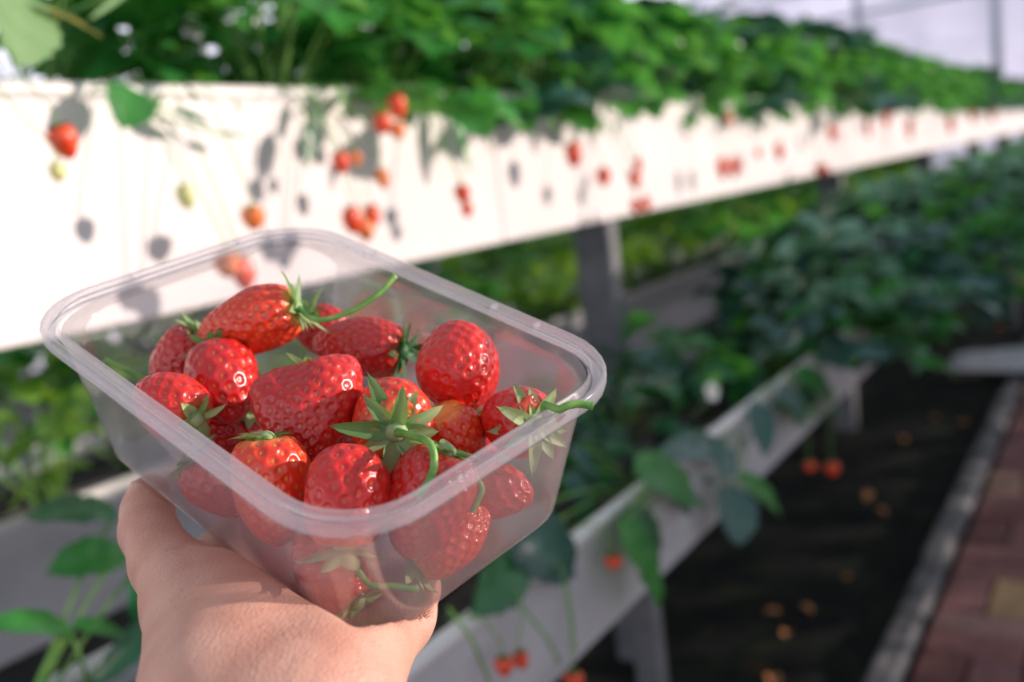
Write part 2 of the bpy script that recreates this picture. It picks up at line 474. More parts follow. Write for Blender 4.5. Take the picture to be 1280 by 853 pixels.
def strawberry(pos, axis, L, W, label, group, mt='berry', seed=0, calyx=(10, .013, .005, .3), stem=None, stem_r=.0011,
               nseed=140, nu=64, nv=44, taper=.35, roll=0.0, lobes=(), flat=1.0, pit=.0008, sep='sepal', name='strawberry', hubr=.003, blunt=0.0, fit=None):
    root = empty(name, pos)
    R3 = frame_from(axis, roll)
    V, mk, nk = berry_body(L, W, taper, seed, nseed, nu, nv, lobes, pit, flat, blunt)
    grid_mesh('fruit', V @ R3.T, nu, nv, M[mt], {'seed': mk, 'neck': nk}, root)
    zc = -L / 2 + .085 * L
    if calyx:
        mb = MB(); calyx_mesh(mb, calyx[0], calyx[1], calyx[2], calyx[3], seed + 50, hubr)
        mb.v = [tuple(R3 @ (np.array(v) + np.array([0, 0, zc]))) for v in mb.v]
        if fit: mb.v = [fit(v, pos) for v in mb.v]
        mb.build('calyx', M[sep], root)
    if stem is not None:
        mb = MB(); s0 = R3 @ np.array([0, 0, zc - .001]); s1 = R3 @ np.array([0, 0, zc - .012])
        pts = [s0] + [np.asarray(p, float) - np.asarray(pos) for p in stem]
        if len(pts) == 2: pts = bez(pts[0], s1, pts[1], 9)
        else:
            # Catmull-Rom through the points
            q = [pts[0]] + pts + [pts[-1]]; pts = []
            for i in range(1, len(q) - 2):
                for t in np.linspace(0, 1, 7)[:-1]:
                    a, b, c, d = q[i-1], q[i], q[i+1], q[i+2]
                    pts.append(.5 * ((2*b) + (c-a)*t + (2*a-5*b+4*c-d)*t*t + (3*b-a-3*c+d)*t**3))
            pts.append(q[-2])
        rs = [stem_r * (1.25 if i < 2 else 1.0) for i in range(len(pts))]
        rs[-1] = stem_r * 1.25
        if fit: pts = [np.array(fit(p, pos)) for p in pts]
        mb.tube(pts, rs, 8); mb.build('stem', M['pedicel'], root)
    tag(root, label, 'strawberry', group)
    return root

# ------------------------------------------------------------------ the tray
S = 1.15
TR = np.array([[0.7409176486589932, 0.6714284929928748, 0.014993888853318982],
               [-0.3383937304724544, 0.35394489716046673, 0.8719017679480886],
               [-0.580112679642985, 0.6510812457530809, -0.4894512134483394]])
TT = np.array([-.06240681, .00141645, .29792305]) * S
HA, HB, HH = .085 * S, .0584660 * S, .0555771 * S      # half sizes of the rim, depth
BA, BB = HA - .0127 * S, HB - .01278 * S              # half sizes of the base
def Lc(u, v, w): return TR @ np.array([u, v, w]) + TT  # tray -> camera
def Lw(u, v, w): return c2w(Lc(u, v, w))
def tray_hit(px, py, h):
    """camera-space point at pixel lying h above the tray's base"""
    r = ray(px, py); n = TR[:, 2]
    t = (n @ Lc(0, 0, -HH + h)) / (n @ r)
    return r * t
def to_tray(c): return TR.T @ (np.asarray(c) - TT)

def ringpts(hx, hy, r, z, n=9):
    r = min(r, hx - .001, hy - .001); out = []
    for cx, cy, a0 in ((1, 1, 0), (-1, 1, 90), (-1, -1, 180), (1, -1, 270)):
        for i in range(n):
            a = math.radians(a0 + 90 * i / (n - 1))
            out.append((cx * (hx - r) + r * math.cos(a), cy * (hy - r) + r * math.sin(a), z))
    return out
def tray():
    root = empty('punnet', Lw(0, 0, -HH))
    base = np.array(root.location)
    def sweep(prof, name, mt, caps=(False, False)):
        vs = []; n = 36
        for hx, hy, r, z in prof: vs += ringpts(hx, hy, r, z)
        m = len(prof)
        fs = [(i*n+k, i*n+(k+1) % n, (i+1)*n+(k+1) % n, (i+1)*n+k) for i in range(m-1) for k in range(n)]
        if caps[0]: fs.append(tuple(range(n))[::-1])
        if caps[1]: fs.append(tuple((m-1)*n + k for k in range(n)))
        mb = MB(); mb.add([Lw(*v) - base for v in vs], fs)
        return mb.build(name, mt, root)
    iw = .0048                                            # wall top lies this far inside the rim
    def wall(z, off=0):
        t = (z + HH) / HH
        return (BA + (HA - iw - BA) * t - off, BB + (HB - iw - BB) * t - off, .021 + .009 * t - off, z)
    fl = .006
    prof = []
    for a in (0, 25, 50, 75, 90):                         # outside: base fillet then wall
        A = math.radians(a); hx, hy, r, z = wall(-HH + fl * (1 - math.sin(math.pi/2 - A) if False else (1 - math.cos(A))))
        ins = fl * (1 - math.sin(A))
        prof.append((hx - ins, hy - ins, max(.012, r - ins), z))
    prof = [(prof[0][0] - .012, prof[0][1] - .012, .012, -HH + .0004)] + prof
    for z in (-.04, -.025, -.012, -.004): prof.append(wall(z))
    th = .0007
    inner = [(hx - th, hy - th, max(r - th, .008), z + (th if i < 3 else 0)) for i, (hx, hy, r, z) in enumerate(prof)]
    sweep(prof + inner[::-1], 'body', M['plastic'], (True, True))
    def rp(o, z): return (HA - o, HB - o, .031 - o, z)
    sweep([rp(iw, -.0045), rp(.0022, -.0042), rp(.0014, -.0056), rp(.0003, -.0056), rp(0, -.004), rp(.0001, -.001), rp(.0008, 0),
           rp(.0022, 0), rp(.0028, -.0013), rp(.0050, -.0016), rp(.0054, -.0004), rp(.0062, -.0004), rp(.0066, -.0016), rp(iw + .0007, -.0045)],
          'rim', M['plastic_rim'])
    for (u, v, along) in ((-.042, HB, 0), (.052, HB, 0), (.03, HB - .0, 0), (-HA, -.02, 1), (-HA, .03, 1), (HA, .02, 1)):
        mb = MB(); s = 1 if (v > 0 or u > 0) else -1
        if not along: a, b = (u - .0006, v - .0052, -.0016), (u + .0006, v - .0022, .0002)
        else:
            x0, x1 = (u - .0052, u - .0022) if u > 0 else (u + .0022, u + .0052)
            a, b = (x0, v - .0006, -.0016), (x1, v + .0006, .0002)
        mb.box(a, b); mb.v = [tuple(Lw(*p) - base) for p in mb.v]
        mb.build('stacking_rib', M['plastic_rim'], root, smooth=False)
    tag(root, 'translucent plastic punnet full of picked strawberries held on the open hand', 'punnet')
tray()

# berries in the punnet -------------------------------------------------------
def cdir(dx, dy, dz): return nrm([dx, -dy, dz])
G_ = 'picked strawberries in the plastic punnet'
# px, py, height over base, (axis to tip: right, down, away), length mm, width mm, options
BER = [
 ('A', 208, 440, .030, (-.5, .8, .1), 35, 29, dict(mt='berry_deep', label='red strawberry at the far left of the pile, leaning on the back wall', nseed=190)),
 ('B', 272, 472, .042, (.35, .75, -.55), 35, 29.5, dict(mt='berry_deep', label='plump red strawberry, tip down, in front of the long one on the left', nseed=110, taper=.3)),
 ('C', 306, 415, .050, (-1, .32, .1), 45, 28, dict(mt='berry_orange', label='long orange-red strawberry with a long green stem reaching up to the right', nseed=210, taper=.3, calyx=(10, .0145, .0048, .25), sep='sepal')),
 ('D', 452, 434, .036, (-1, -.1, .25), 43, 27, dict(mt='berry_deep', label='long dark red strawberry lying sideways against the far wall', nseed=230, sep='sepal_dark')),
 ('E', 573, 462, .046, (.12, .35, -1), 34, 34, dict(mt='berry', label='round red strawberry pointing its tip at the viewer, topmost near the far right', nseed=170, taper=.22, sep='sepal_dark', calyx=(10, .017, .006, -.1), blunt=1)),
 ('F', 382, 524, .046, (.1, 1, -.4), 39, 34, dict(mt='berry_deep', label='large two-lobed dark red strawberry in the middle of the pile', nseed=230, taper=.32, lobes=True, calyx=(8, .010, .004, .3))),
 ('G', 496, 526, .043, (-.25, -.22, 1), 32, 30, dict(mt='berry_orange', label='red strawberry whose pale star-shaped green cap faces the viewer, stem hanging down', nseed=120, calyx=(13, .0185, .0058, .1), taper=.25, hubr=.0034)),
 ('H', 566, 560, .032, (.3, .7, .4), 32, 24, dict(mt='berry_orange', label='bright red strawberry half hidden under the star-shaped green cap', nseed=140, calyx=None)),
 ('I', 643, 526, .039, (-.45, -.05, .82), 31, 27, dict(mt='berry', label='red strawberry at the right end with its green cap and stem over the rim', nseed=120, calyx=(11, .0145, .0056, .0), hubr=.0034)),
 ('J', 212, 506, .041, (-.75, -.35, .35), 31, 25.5, dict(mt='berry', label='small red strawberry at the left rim with pale-edged pits', nseed=110, calyx=(8, .010, .005, .45))),
 ('K', 334, 612, .032, (.12, 1, .0), 39, 28, dict(mt='berry_orange', label='orange-red strawberry standing tip down behind the front left rim', nseed=150, taper=.3, calyx=(8, .010, .004, .1))),
 ('L', 443, 632, .036, (.0, -1, .15), 35, 27.5, dict(mt='berry', label='red strawberry at the front corner with its green cap pressed to the wall', nseed=110, taper=-.02, calyx=(9, .0155, .0065, .35), hubr=.0034)),
 ('M', 543, 640, .034, (-.35, .9, .05), 40, 28.5, dict(mt='berry_deep', label='large dark red strawberry behind the front right rim beside the hanging stem', nseed=190, taper=.28, calyx=(8, .011, .0045, .2))),
 ('N', 650, 627, .022, (1, .2, -.2), 28, 21.5, dict(mt='berry', label='red strawberry seen through the wall, pointing to the right end', nseed=90, taper=.3, calyx=(8, .010, .004, .2))),
 ('O', 586, 690, .0145, (.8, -.55, .1), 32, 24, dict(mt='berry_orange', label='bright red strawberry on the base, seen through the front right wall', nseed=150)),
 ('R', 245, 620, .0165, (.5, .6, .2), 30, 23, dict(mt='berry_deep', label='red strawberry low in the left end, seen through the wall above the thumb', nseed=110)),
 ('T', 385, 735, .0145, (-.65, -.6, .2), 31, 23, dict(mt='berry', label='red strawberry low by the front left wall, above the palm', nseed=120, calyx=(8, .012, .005, .3))),
 ('Q', 420, 412, .028, (.5, .6, .5), 28, 23, dict(mt='berry_deep', label='strawberry hidden behind the long stem, only its upright cap showing', nseed=120, calyx=(9, .0125, .0045, .6))),
 ('P', 612, 540, .0145, (.2, .5, .6), 28, 22, dict(mt='berry_deep', label='dark strawberry deep between the round one and the right end one', nseed=110)),
 ('U', 275, 545, .0150, (.75, .35, .1), 30, 23, dict(mt='berry_deep', label='dark strawberry deep in the left gap, its stem sticking out by the left rim', nseed=110, calyx=(8, .011, .0045, .5))),
 ('W', 430, 560, .0140, (.6, -.5, .3), 30, 23, dict(mt='berry_deep', label='dark strawberry on the base under the two-lobed one', nseed=100)),
 ('X', 318, 512, .016, (-.3, .2, .8), 25, 19, dict(mt='berry_deep', label='dark strawberry wedged between the plump left one and the two-lobed one', nseed=110)),
 ('Y', 345, 500, .0140, (-.6, .2, .5), 30, 23, dict(mt='berry_deep', label='dark strawberry on the base behind the two-lobed one', nseed=100)),
]
def relax():
    """settle: berries as three balls each, pushed apart and kept inside the tray"""
    n = len(BER); C = []; A = []; Ls = []; Ws = []
    for b in BER:
        C.append(to_tray(tray_hit(b[1], b[2], b[3]))); A.append(TR.T @ cdir(*b[4])); Ls.append(b[5] / 1000); Ws.append(b[6] / 1000)
    C = np.array(C); A = np.array(A); C0 = C.copy()
    view = np.array([TR.T @ nrm(TR @ c + TT) for c in C])
    for it in range(160):
        D = np.zeros_like(C)
        for i in range(n):
            for j in range(i + 1, n):
                for si in (-1, 0, 1):
                    for sj in (-1, 0, 1):
                        ri = Ws[i] / 2 * (.97 if si == 0 else .82 if si < 0 else .66); rj = Ws[j] / 2 * (.97 if sj == 0 else .82 if sj < 0 else .66)
                        a = C[i] + A[i] * si * (Ls[i] / 2 - ri * .9) - C[j] - A[j] * sj * (Ls[j] / 2 - rj * .9)
                        dist = np.linalg.norm(a); o = ri + rj - .0008 - dist
                        if o > 0:
                            v = a / (dist + 1e-9) * o * .25
                            D[i] += v; D[j] -= v
        # movement along the view line is free, sideways is damped
        for i in range(n):
            k = D[i] @ view[i]
            D[i] = view[i] * k * 1.0 + (D[i] - view[i] * k) * .55
        C += D
        C += (C0 - C) * .02
        for i in range(n):
            for s in (-1, 0, 1):
                r = Ws[i] / 2 * (1 if s == 0 else .82 if s < 0 else .66)
                p = C[i] + A[i] * s * (Ls[i] / 2 - r * .9)
                low = -HH + .0012 + r
                if p[2] < low: C[i][2] += (low - p[2])
                t = (p[2] + HH) / HH
                mx = BA + (HA - .006 - BA) * t - r - .001; my = BB + (HB - .006 - BB) * t - r - .001
                for ax, m_ in ((0, mx), (1, my)):
                    if p[ax] > m_: C[i][ax] -= (p[ax] - m_)
                    if p[ax] < -m_: C[i][ax] += (-m_ - p[ax])
    return C, A
BC, BAX = relax()
BPOS = {b[0]: c2w(TR @ c + TT) for b, c in zip(BER, BC)}
def pxd(key, px, py, dd=0.0):
    """world point at a pixel at the depth of a berry, shifted by dd metres"""
    r = M3.T @ (BPOS[key] - CAM); return P(px, py, r[2] + dd)
def fit_in(v, pos):
    q = to_tray(M3.T @ (np.asarray(v) + np.asarray(pos) - CAM))
    if q[2] < .001:
        t = (q[2] + HH) / HH
        mx = BA + (HA - .0048 - BA) * t - .0028; my = BB + (HB - .0048 - BB) * t - .0028
        q = np.array([min(mx, max(-mx, q[0])), min(my, max(-my, q[1])), max(q[2], -HH + .0025)])
    return tuple(c2w(TR @ q + TT) - np.asarray(pos))
def rimpt(px, py, w):
    r = ray(px, py); n = TR[:, 2]; return c2w(r * ((n @ Lc(0, 0, w)) / (n @ r)))
STEMS = {
 'C': [pxd('C', 395, 400, -.012), pxd('C', 430, 393, -.012), pxd('C', 470, 370, -.01), pxd('C', 494, 345, -.006)],
 'G': [pxd('M', 534, 552, -.012), pxd('M', 543, 578, -.0165), pxd('M', 535, 604, -.018), pxd('M', 521, 622, -.019)],
 'I': [rimpt(690, 519, -.003), rimpt(704, 510, .002), rimpt(722, 505, .003), rimpt(741, 508, .0022)],
 'L': [pxd('L', 460, 730, -.004), pxd('L', 490, 733, -.003), pxd('L', 524, 738, -.002)],
 'M': [pxd('M', 600, 605, .0), pxd('M', 597, 625, .0), pxd('M', 590, 640, .0)],
 'U': [P(215, 505, .385), P(186, 479, .378), P(160, 464, .374), P(130, 450, .370)],
}
for i, (b, ax) in enumerate(zip(BER, BAX)):
    o = dict(b[7]); lab = o.pop('label'); key = b[0]
    if o.get('lobes') is True:
        Rf = frame_from(M3 @ (TR @ ax))
        o['lobes'] = [(Rf.T @ (M3 @ nrm(c)), r_, a_) for c, r_, a_ in (((.62, .72, .35), .0095, .0065), ((-.95, .3, -.2), .0075, .0045), ((-.25, .75, -.5), .0055, -.0035), ((.45, .25, -.75), .006, -.0025))]
    strawberry(BPOS[key], M3 @ (TR @ ax), b[5] / 1000, b[6] / 1000, lab, G_, seed=11 * i + 3, stem=STEMS.get(key), fit=fit_in,
               stem_r=.0013 if key in 'GI' else .0011, nu=150, nv=104, **o)
# ------------------------------------------------------------------ the hand
def hand():
    prims = []                                            # (p1, r1, p2, r2, k) in camera space
    def Pc(u, v, d): return ray(u, v) * d
    def rc(a, ra, b, rb, k=.008): prims.append((np.array(a), ra, np.array(b), rb, k))
    zb = -HH
    wr = Pc(330, 890, .262)
    fore = Pc(345, 1130, .225)
    side = nrm(Lc(1, 0, 0) - Lc(0, 0, 0))
    wl, wr_ = Pc(270, 905, .266), Pc(400, 905, .262)
    rc(wl, .0195, Pc(250, 1700, .235), .026, .012); rc(wr_, .0185, Pc(440, 1700, .225), .026, .012)
    rc(Pc(345, 905, .264), .021, Pc(350, 1700, .23), .028, .012)
    mcp = {'i': Lc(-.014, -.030, zb - .0140), 'm': Lc(.007, -.026, zb - .0140), 'r': Lc(.028, -.026, zb - .0138), 'p': Lc(.046, -.030, zb - .0130)}
    # palm
    rc(Pc(285, 895, .264), .018, mcp['i'], .0115, .010); rc(Pc(325, 890, .262), .018, mcp['m'], .012, .010)
    rc(Pc(375, 890, .262), .018, mcp['r'], .012, .010); rc(wr_, .0180, mcp['p'], .0115, .010)
    # heel of the hand on the little finger side
    rc(Pc(432, 862, .270), .0145, Pc(492, 768, .314), .0125, .010)
    rc(Pc(492, 768, .314), .0125, Pc(514, 737, .335), .0108, .008)
    rc(Pc(395, 850, .272), .016, Pc(420, 800, .305), .013, .010)
    # ball of the thumb
    rc(Pc(258, 850, .270), .0180, Pc(240, 755, .312), .0150, .010)
    rc(Pc(310, 830, .276), .0165, Pc(292, 752, .316), .0130, .010)
    # thumb
    rc(Pc(240, 755, .312), .0150, Pc(207, 706, .334), .0118, .007)
    rc(Pc(207, 706, .334), .0118, Pc(186, 664, .350), .0104, .004)
    rc(Pc(186, 664, .350), .0106, Pc(184, 640, .359), .0094, .003)
    rc(Pc(184, 640, .359), .0096, Pc(187, 610, .371), .0076, .003)
    # web between thumb and index finger
    rc(Pc(236, 742, .326), .0085, Lc(-.014, -.046, zb - .017), .0075, .007)
    # fingers
    def fing(*pr):
        for (a, ra), (b, rb) in zip(pr[:-1], pr[1:]): rc(a, ra, b, rb, .004)
    fing((mcp['i'], .0105), (Lc(-.044, -.008, zb - .0098), .0092), (Lc(-.060, .004, zb - .0092), .0084), (Lc(-.075, .013, zb - .0085), .0074))
    fing((mcp['m'], .0108), (Lc(-.006, .014, zb - .0100), .0094), (Lc(-.012, .037, zb - .0094), .0086), (Lc(-.015, .054, zb - .0086), .0076))
    fing((mcp['r'], .0105), (Lc(.022, .014, zb - .0098), .0090), (Lc(.020, .036, zb - .0090), .0083), (Lc(.019, .051, zb - .0083), .0073))
    fing((mcp['p'], .0098), (Lc(.046, .004, zb - .0086), .0080), (Lc(.046, .020, zb - .0080), .0074), (Lc(.046, .034, zb - .0073), .0064))
    creases = [([Pc(168, 722, .322), Pc(196, 702, .319), Pc(232, 684, .322)], .0012),
               ([Pc(158, 668, .345), Pc(182, 676, .338), Pc(210, 668, .342)], .0010),
               ([Pc(240, 712, .305), Pc(300, 735, .300), Pc(360, 772, .292), Pc(400, 820, .276)], .0009)]
    allp = np.array([q for p in prims for q in (p[0], p[2])])
    allp = allp[allp[:, 1] > -.30]
    lo = allp.min(0) - .035; hi = allp.max(0) + .035
    lo[1] = max(lo[1], -.250)
    st = .0016
    ax = [np.arange(lo[i], hi[i] + st, st, dtype=np.float32) for i in range(3)]
    X, Y, Z = np.meshgrid(*ax, indexing='ij')
    Q = np.stack([X, Y, Z], -1)
    D = np.full(X.shape, 1.0, np.float32)
    def cap(Q, a, b):
        ba = (b - a).astype(np.float32); pa = Q - a.astype(np.float32)
        h = np.clip((pa @ ba) / (ba @ ba), 0, 1)
        return np.linalg.norm(pa - h[..., None] * ba, axis=-1), h
    for a, ra, b, rb, k in prims:
        dd, h = cap(Q, a, b); dd = dd - (ra + (rb - ra) * h)
        hh = np.clip(.5 + .5 * (D - dd) / k, 0, 1)
        D = D * (1 - hh) + dd * hh - k * hh * (1 - hh)
    # keep the hand just outside the punnet: nothing above the base plane inside its outline
    n = TR[:, 2].astype(np.float32); loc = (Q - TT.astype(np.float32)) @ TR.astype(np.float32)
    inx = np.abs(loc[..., 0]) ; iny = np.abs(loc[..., 1])
    t = np.clip((loc[..., 2] + HH) / HH, 0, 1)
    bx = np.maximum(inx - (BA + (HA - BA) * t), iny - (BB + (HB - BB) * t))
    box = np.maximum(bx, -(loc[..., 2] + HH)) - .0004        # <0 inside the punnet
    k = .002; dd = -box
    hh = np.clip(.5 - .5 * (D - dd) / k, 0, 1)
    D = D * (1 - hh) + dd * hh + k * hh * (1 - hh)
    for pts, r in creases:
        best = np.full(X.shape, 1.0, np.float32)
        for a, b in zip(pts[:-1], pts[1:]): best = np.minimum(best, cap(Q, a, b)[0])
        D = D + (.0011 * np.exp(-(best / (r * 2.2)) ** 2)).astype(np.float32)
    # surface nets
    D[:, :2] = np.maximum(D[:, :2], .0005)
    s = D < 0
    nx, ny, nz = D.shape
    cs = np.zeros((nx-1, ny-1, nz-1), np.int8)
    for i in (0, 1):
        for j in (0, 1):
            for l in (0, 1): cs += s[i:nx-1+i, j:ny-1+j, l:nz-1+l]
    act = (cs > 0) & (cs < 8)
    idx = -np.ones(act.shape, np.int64); ii = np.argwhere(act); idx[act] = np.arange(len(ii))
    acc = np.zeros((len(ii), 3)); cnt = np.zeros(len(ii))
    cor = [(i, j, l) for i in (0, 1) for j in (0, 1) for l in (0, 1)]
    for p in range(8):
        for q in range(p + 1, 8):
            a, b = np.array(cor[p]), np.array(cor[q])
            if np.abs(a - b).sum() != 1: continue
            da = D[tuple((ii + a).T)]; db = D[tuple((ii + b).T)]
            m = (da < 0) != (db < 0); t = np.where(m, da / (da - db + 1e-12), 0)
            acc[m] += (a + (b - a) * t[:, None])[m]; cnt[m] += 1
    V = (ii + acc / cnt[:, None]) * st + lo
    fs = []
    for axn in range(3):
        o = [k_ for k_ in range(3) if k_ != axn]
        sl0 = [slice(None)] * 3; sl1 = [slice(None)] * 3; sl0[axn] = slice(0, -1); sl1[axn] = slice(1, None)
        e = s[tuple(sl0)] != s[tuple(sl1)]
        pos = np.argwhere(e); first = s[tuple(sl0)][e]
        ok = np.all([(pos[:, k_] > 0) & (pos[:, k_] < D.shape[k_] - 1) for k_ in o], axis=0)
        pos = pos[ok]; first = first[ok]
        u, v = np.zeros(3, int), np.zeros(3, int); u[o[0]] = 1; v[o[1]] = 1
        g = [idx[tuple((pos - u - v).T)], idx[tuple((pos - v).T)], idx[tuple(pos.T)], idx[tuple((pos - u).T)]]
        q = np.stack(g, 1); fl = first if axn != 1 else ~first
        q[fl] = q[fl][:, ::-1]
        fs.append(q)
    Fq = np.concatenate(fs); Fq = Fq[(Fq >= 0).all(1)]
    # gentle smoothing
    for _ in range(2):
        sm = np.zeros_like(V); ct = np.zeros(len(V))
        for a, b in ((0, 1), (1, 2), (2, 3), (3, 0)):
            np.add.at(sm, Fq[:, a], V[Fq[:, b]]); np.add.at(sm, Fq[:, b], V[Fq[:, a]])
            np.add.at(ct, Fq[:, a], 1); np.add.at(ct, Fq[:, b], 1)
        V = V * .5 + .5 * sm / np.maximum(ct, 1)[:, None]
    W = (M3 @ V.T).T + CAM
    ctr = W.mean(0)
    me = bpy.data.meshes.new('person')
    me.from_pydata((W - ctr).tolist(), [], Fq.tolist())
    me.polygons.foreach_set('use_smooth', [True] * len(me.polygons)); me.materials.append(M['skin']); me.validate(); me.update()
    o = bpy.data.objects.new('person', me); COL.objects.link(o); o.location = ctr
    tag(o, 'open left hand and wrist of a person holding up the punnet from below', 'person')
    return o
HAND = hand()

# ------------------------------------------------------------------ troughs
Y1, Y2, Y3 = .90, 1.37, .53
Z1T, Z1B = HC + .150, HC - .100
Z2T, Z2B = HC - .399, HC - .600
Z3T, Z3B = HC - .400, HC - .538
def trough(x0, x1, y0, y1, zt, zb, pm, label, posts, post_top, name='planting_trough', pw=.085, pt=.042, legy=None, fill=.035):
    root = empty(name, ((x0 + x1) / 2, (y0 + y1) / 2, zb)); o = np.array(root.location)
    def part(nm, lo, hi, m, bev=.003):
        mb = MB(); mb.box(np.array(lo) - o, np.array(hi) - o, bev); return mb.build(nm, m, root, smooth=False)
    t = .008
    n = max(1, round((x1 - x0) / 1.85)); w = (x1 - x0) / n
    for i in range(n):
        part('front_panel', (x0 + i * w + .0012, y0, zb), (x0 + (i + 1) * w - .0012, y0 + t, zt - .004), pm, .002)
    part('back_panel', (x0, y1 - t, zb), (x1, y1, zt - .004), pm)
    part('bottom_board', (x0, y0 + t, zb), (x1, y1 - t, zb + .012), pm)
    part('end_panel', (x0, y0 + t, zb + .012), (x0 + t, y1 - t, zt - .004), pm)
    part('end_panel', (x1 - t, y0 + t, zb + .012), (x1, y1 - t, zt - .004), pm)
    # rolled rims
    for yy in (y0 + t / 2, y1 - t / 2):
        mb = MB(); k = max(4, int((x1 - x0) / .25))
        mb.tube([np.array([x0 + (x1 - x0) * i / k, yy, zt - .007]) - o for i in range(k + 1)], .0095, 10)
        mb.build('rim', M['rim'], root)
    # soil with an uneven top
    nx = int((x1 - x0) / .05); ny = 8; vs = []; fs = []
    R = random.Random(int(x1 * 10 + y0 * 100))
    for i in range(nx + 1):
        for j in range(ny + 1):
            vs.append(np.array([x0 + t + (x1 - x0 - 2 * t) * i / nx, y0 + t + (y1 - y0 - 2 * t) * j / ny, zt - fill + R.uniform(-.008, .012) + .012 * math.sin(math.pi * j / ny)]) - o)
    for i in range(nx):
        for j in range(ny): fs.append((i*(ny+1)+j, (i+1)*(ny+1)+j, (i+1)*(ny+1)+j+1, i*(ny+1)+j+1))
    mb = MB(); mb.add(vs, fs); mb.build('soil', M['soil'], root)
    mb = MB(); k = int((x1 - x0) / .3)
    mb.tube([np.array([x0 + .03 + (x1 - x0 - .06) * i / k, (y0 + y1) / 2 - .06 + R.uniform(-.01, .01), zt - fill + .02]) - o for i in range(k + 1)], .008, 8)
    mb.build('drip_tube', M['tubing'], root)
    for px in posts:
        for yy in (y0 + .012,):
            part('post', (px, yy, 0), (px + pt, yy + pw, zb), M['post'], .004)
        part('cross_beam', (px + .001, y0 + .012 + pw, zb - .016), (px + pt - .001, y1 - .02, zb - .001), M['post'], .003)
    tag(root, label, 'trough')
    return root
XP = [1.745 + 1.87 * i for i in range(-1, 6)]
trough(-.6, 13.0, Y1, Y1 + .32, Z1T, Z1B, M['panel'], 'tall sunlit white planting trough on grey posts with berries hanging down its side', XP, Z1B)
trough(-.4, 12.0, Y2, Y2 + .30, Z2T, Z2B, M['panel_shade'], 'white planting trough in the shade behind the posts, under the raised trough', [.5 + 1.85 * i for i in range(6)], Z2B, pw=.05, pt=.03)
trough(.05, 12.0, Y3, Y3 + .31, Z3T, Z3B, M['panel_shade'], 'low white planting trough beside the bare soil and brick path', [1.06 + 4.6 * i for i in range(3)], Z3B, pw=.04, pt=.025, fill=.04)
# unseen raised trough added across the path so its plants shade the low troughs
opp = trough(-2.2, 13.0, -1.85, -1.53, Z1T, Z1B, M['panel'], 'unseen raised white planting trough added across the path for shade', [0.3 + 1.85 * i for i in range(7)], Z1B)

trough(-1.5, 11.0, -2.68, -2.36, Z2T, Z2B, M['panel_shade'], 'unseen lower white planting trough added across the path for shade', [0.4 + 2.5 * i for i in range(5)], Z2B, pw=.05, pt=.03)  # unseen lower trough added to keep sun off the soil and path
# ------------------------------------------------------------------ plants
PU = [plant_mesh(100 + i, M[m], n=20, h=h, spread=.165, ln=.092, low=.12) for i, (m, h) in enumerate((('leaf', .24), ('leaf_blue', .27), ('leaf_deep', .26), ('leaf_bright', .23), ('leaf', .25)))]
PF = [plant_mesh(150 + i, M[m], n=19, h=h, spread=.15, ln=.088, low=-.05, bias=(0, -.05)) for i, (m, h) in enumerate((('leaf', .20), ('leaf_deep', .22), ('leaf_bright', .18), ('leaf_blue', .21)))]
R = random.Random(3)
lab = 'leafy strawberry plant in the dense green row growing along the raised white trough'
x = -.4
while x < 12.6:
    for yy, pp in ((Y1 + .14, PU),) if x < .95 else ((Y1 + .07, PF), (Y1 + .22, PU)):
        o = place_plant(R.choice(pp), (x + R.uniform(-.05, .05), yy + R.uniform(-.02, .02), Z1T - .032), R.uniform(-.35, .35) if pp is PF else R.uniform(0, 6.28), (R.uniform(.9, 1.2) if x > .95 else R.uniform(.72, .85)), lab, 'strawberry plants in the raised trough')
    x += .17 if x < 4 else .22 if x < 8 else .32
PM = [plant_mesh(200 + i, M[m], n=20, h=.25, spread=.14, ln=.07) for i, m in enumerate(('leaf_lime', 'leaf_bright', 'leaf_lime'))]
lab = 'strawberry plant in the row behind the posts, under the raised white trough'
x = .3
while x < 8:
    place_plant(R.choice(PM), (x + R.uniform(-.04, .04), Y2 + R.uniform(.08, .2), Z2T - .032), R.uniform(0, 6.28), R.uniform(.9, 1.15), lab, 'strawberry plants in the rear low trough')
    x += .16
PL = [plant_mesh(300 + i, M[m], n=20, h=h, spread=.21, ln=.115, low=-.12, bias=(0, -.11)) for i, (m, h) in enumerate((('leaf_deep', .26), ('leaf_blue', .24), ('leaf', .28), ('leaf_sheen', .30), ('leaf_bright', .25)))]
lab = 'strawberry plant in the dark row spilling over the low trough by the path'
x = 1.78
while x < 9.5:
    for yy in (Y3 + .05, Y3 + .2):
        if yy > Y3 + .1 and x < 2.15: continue
        place_plant(R.choice(PL), (x + R.uniform(-.05, .05), yy + R.uniform(-.02, .02), Z3T - .035), R.uniform(-.4, .4), R.uniform(.68, .9) * min(1.1, .75 + (x - 1.78) * .6), lab, 'strawberry plants in the front low trough')
    x += .15 if x < 3.6 else .21
lab = 'unseen strawberry plant added in the row across the path for shade'
x = -1.9
while x < 8.4:
    sc = .72 if 1.1 < x < 2.2 else 1.22 if x < 4.2 else 1.08  # unseen plants added for shade, sized by where it should fall
    place_plant(R.choice(PU), (x + R.uniform(-.05, .05), -1.69 + R.uniform(-.05, .05), Z1T - .03), R.uniform(0, 6.28), sc * R.uniform(.9, 1.1), lab, 'unseen shading plants across the path')
    x += .2

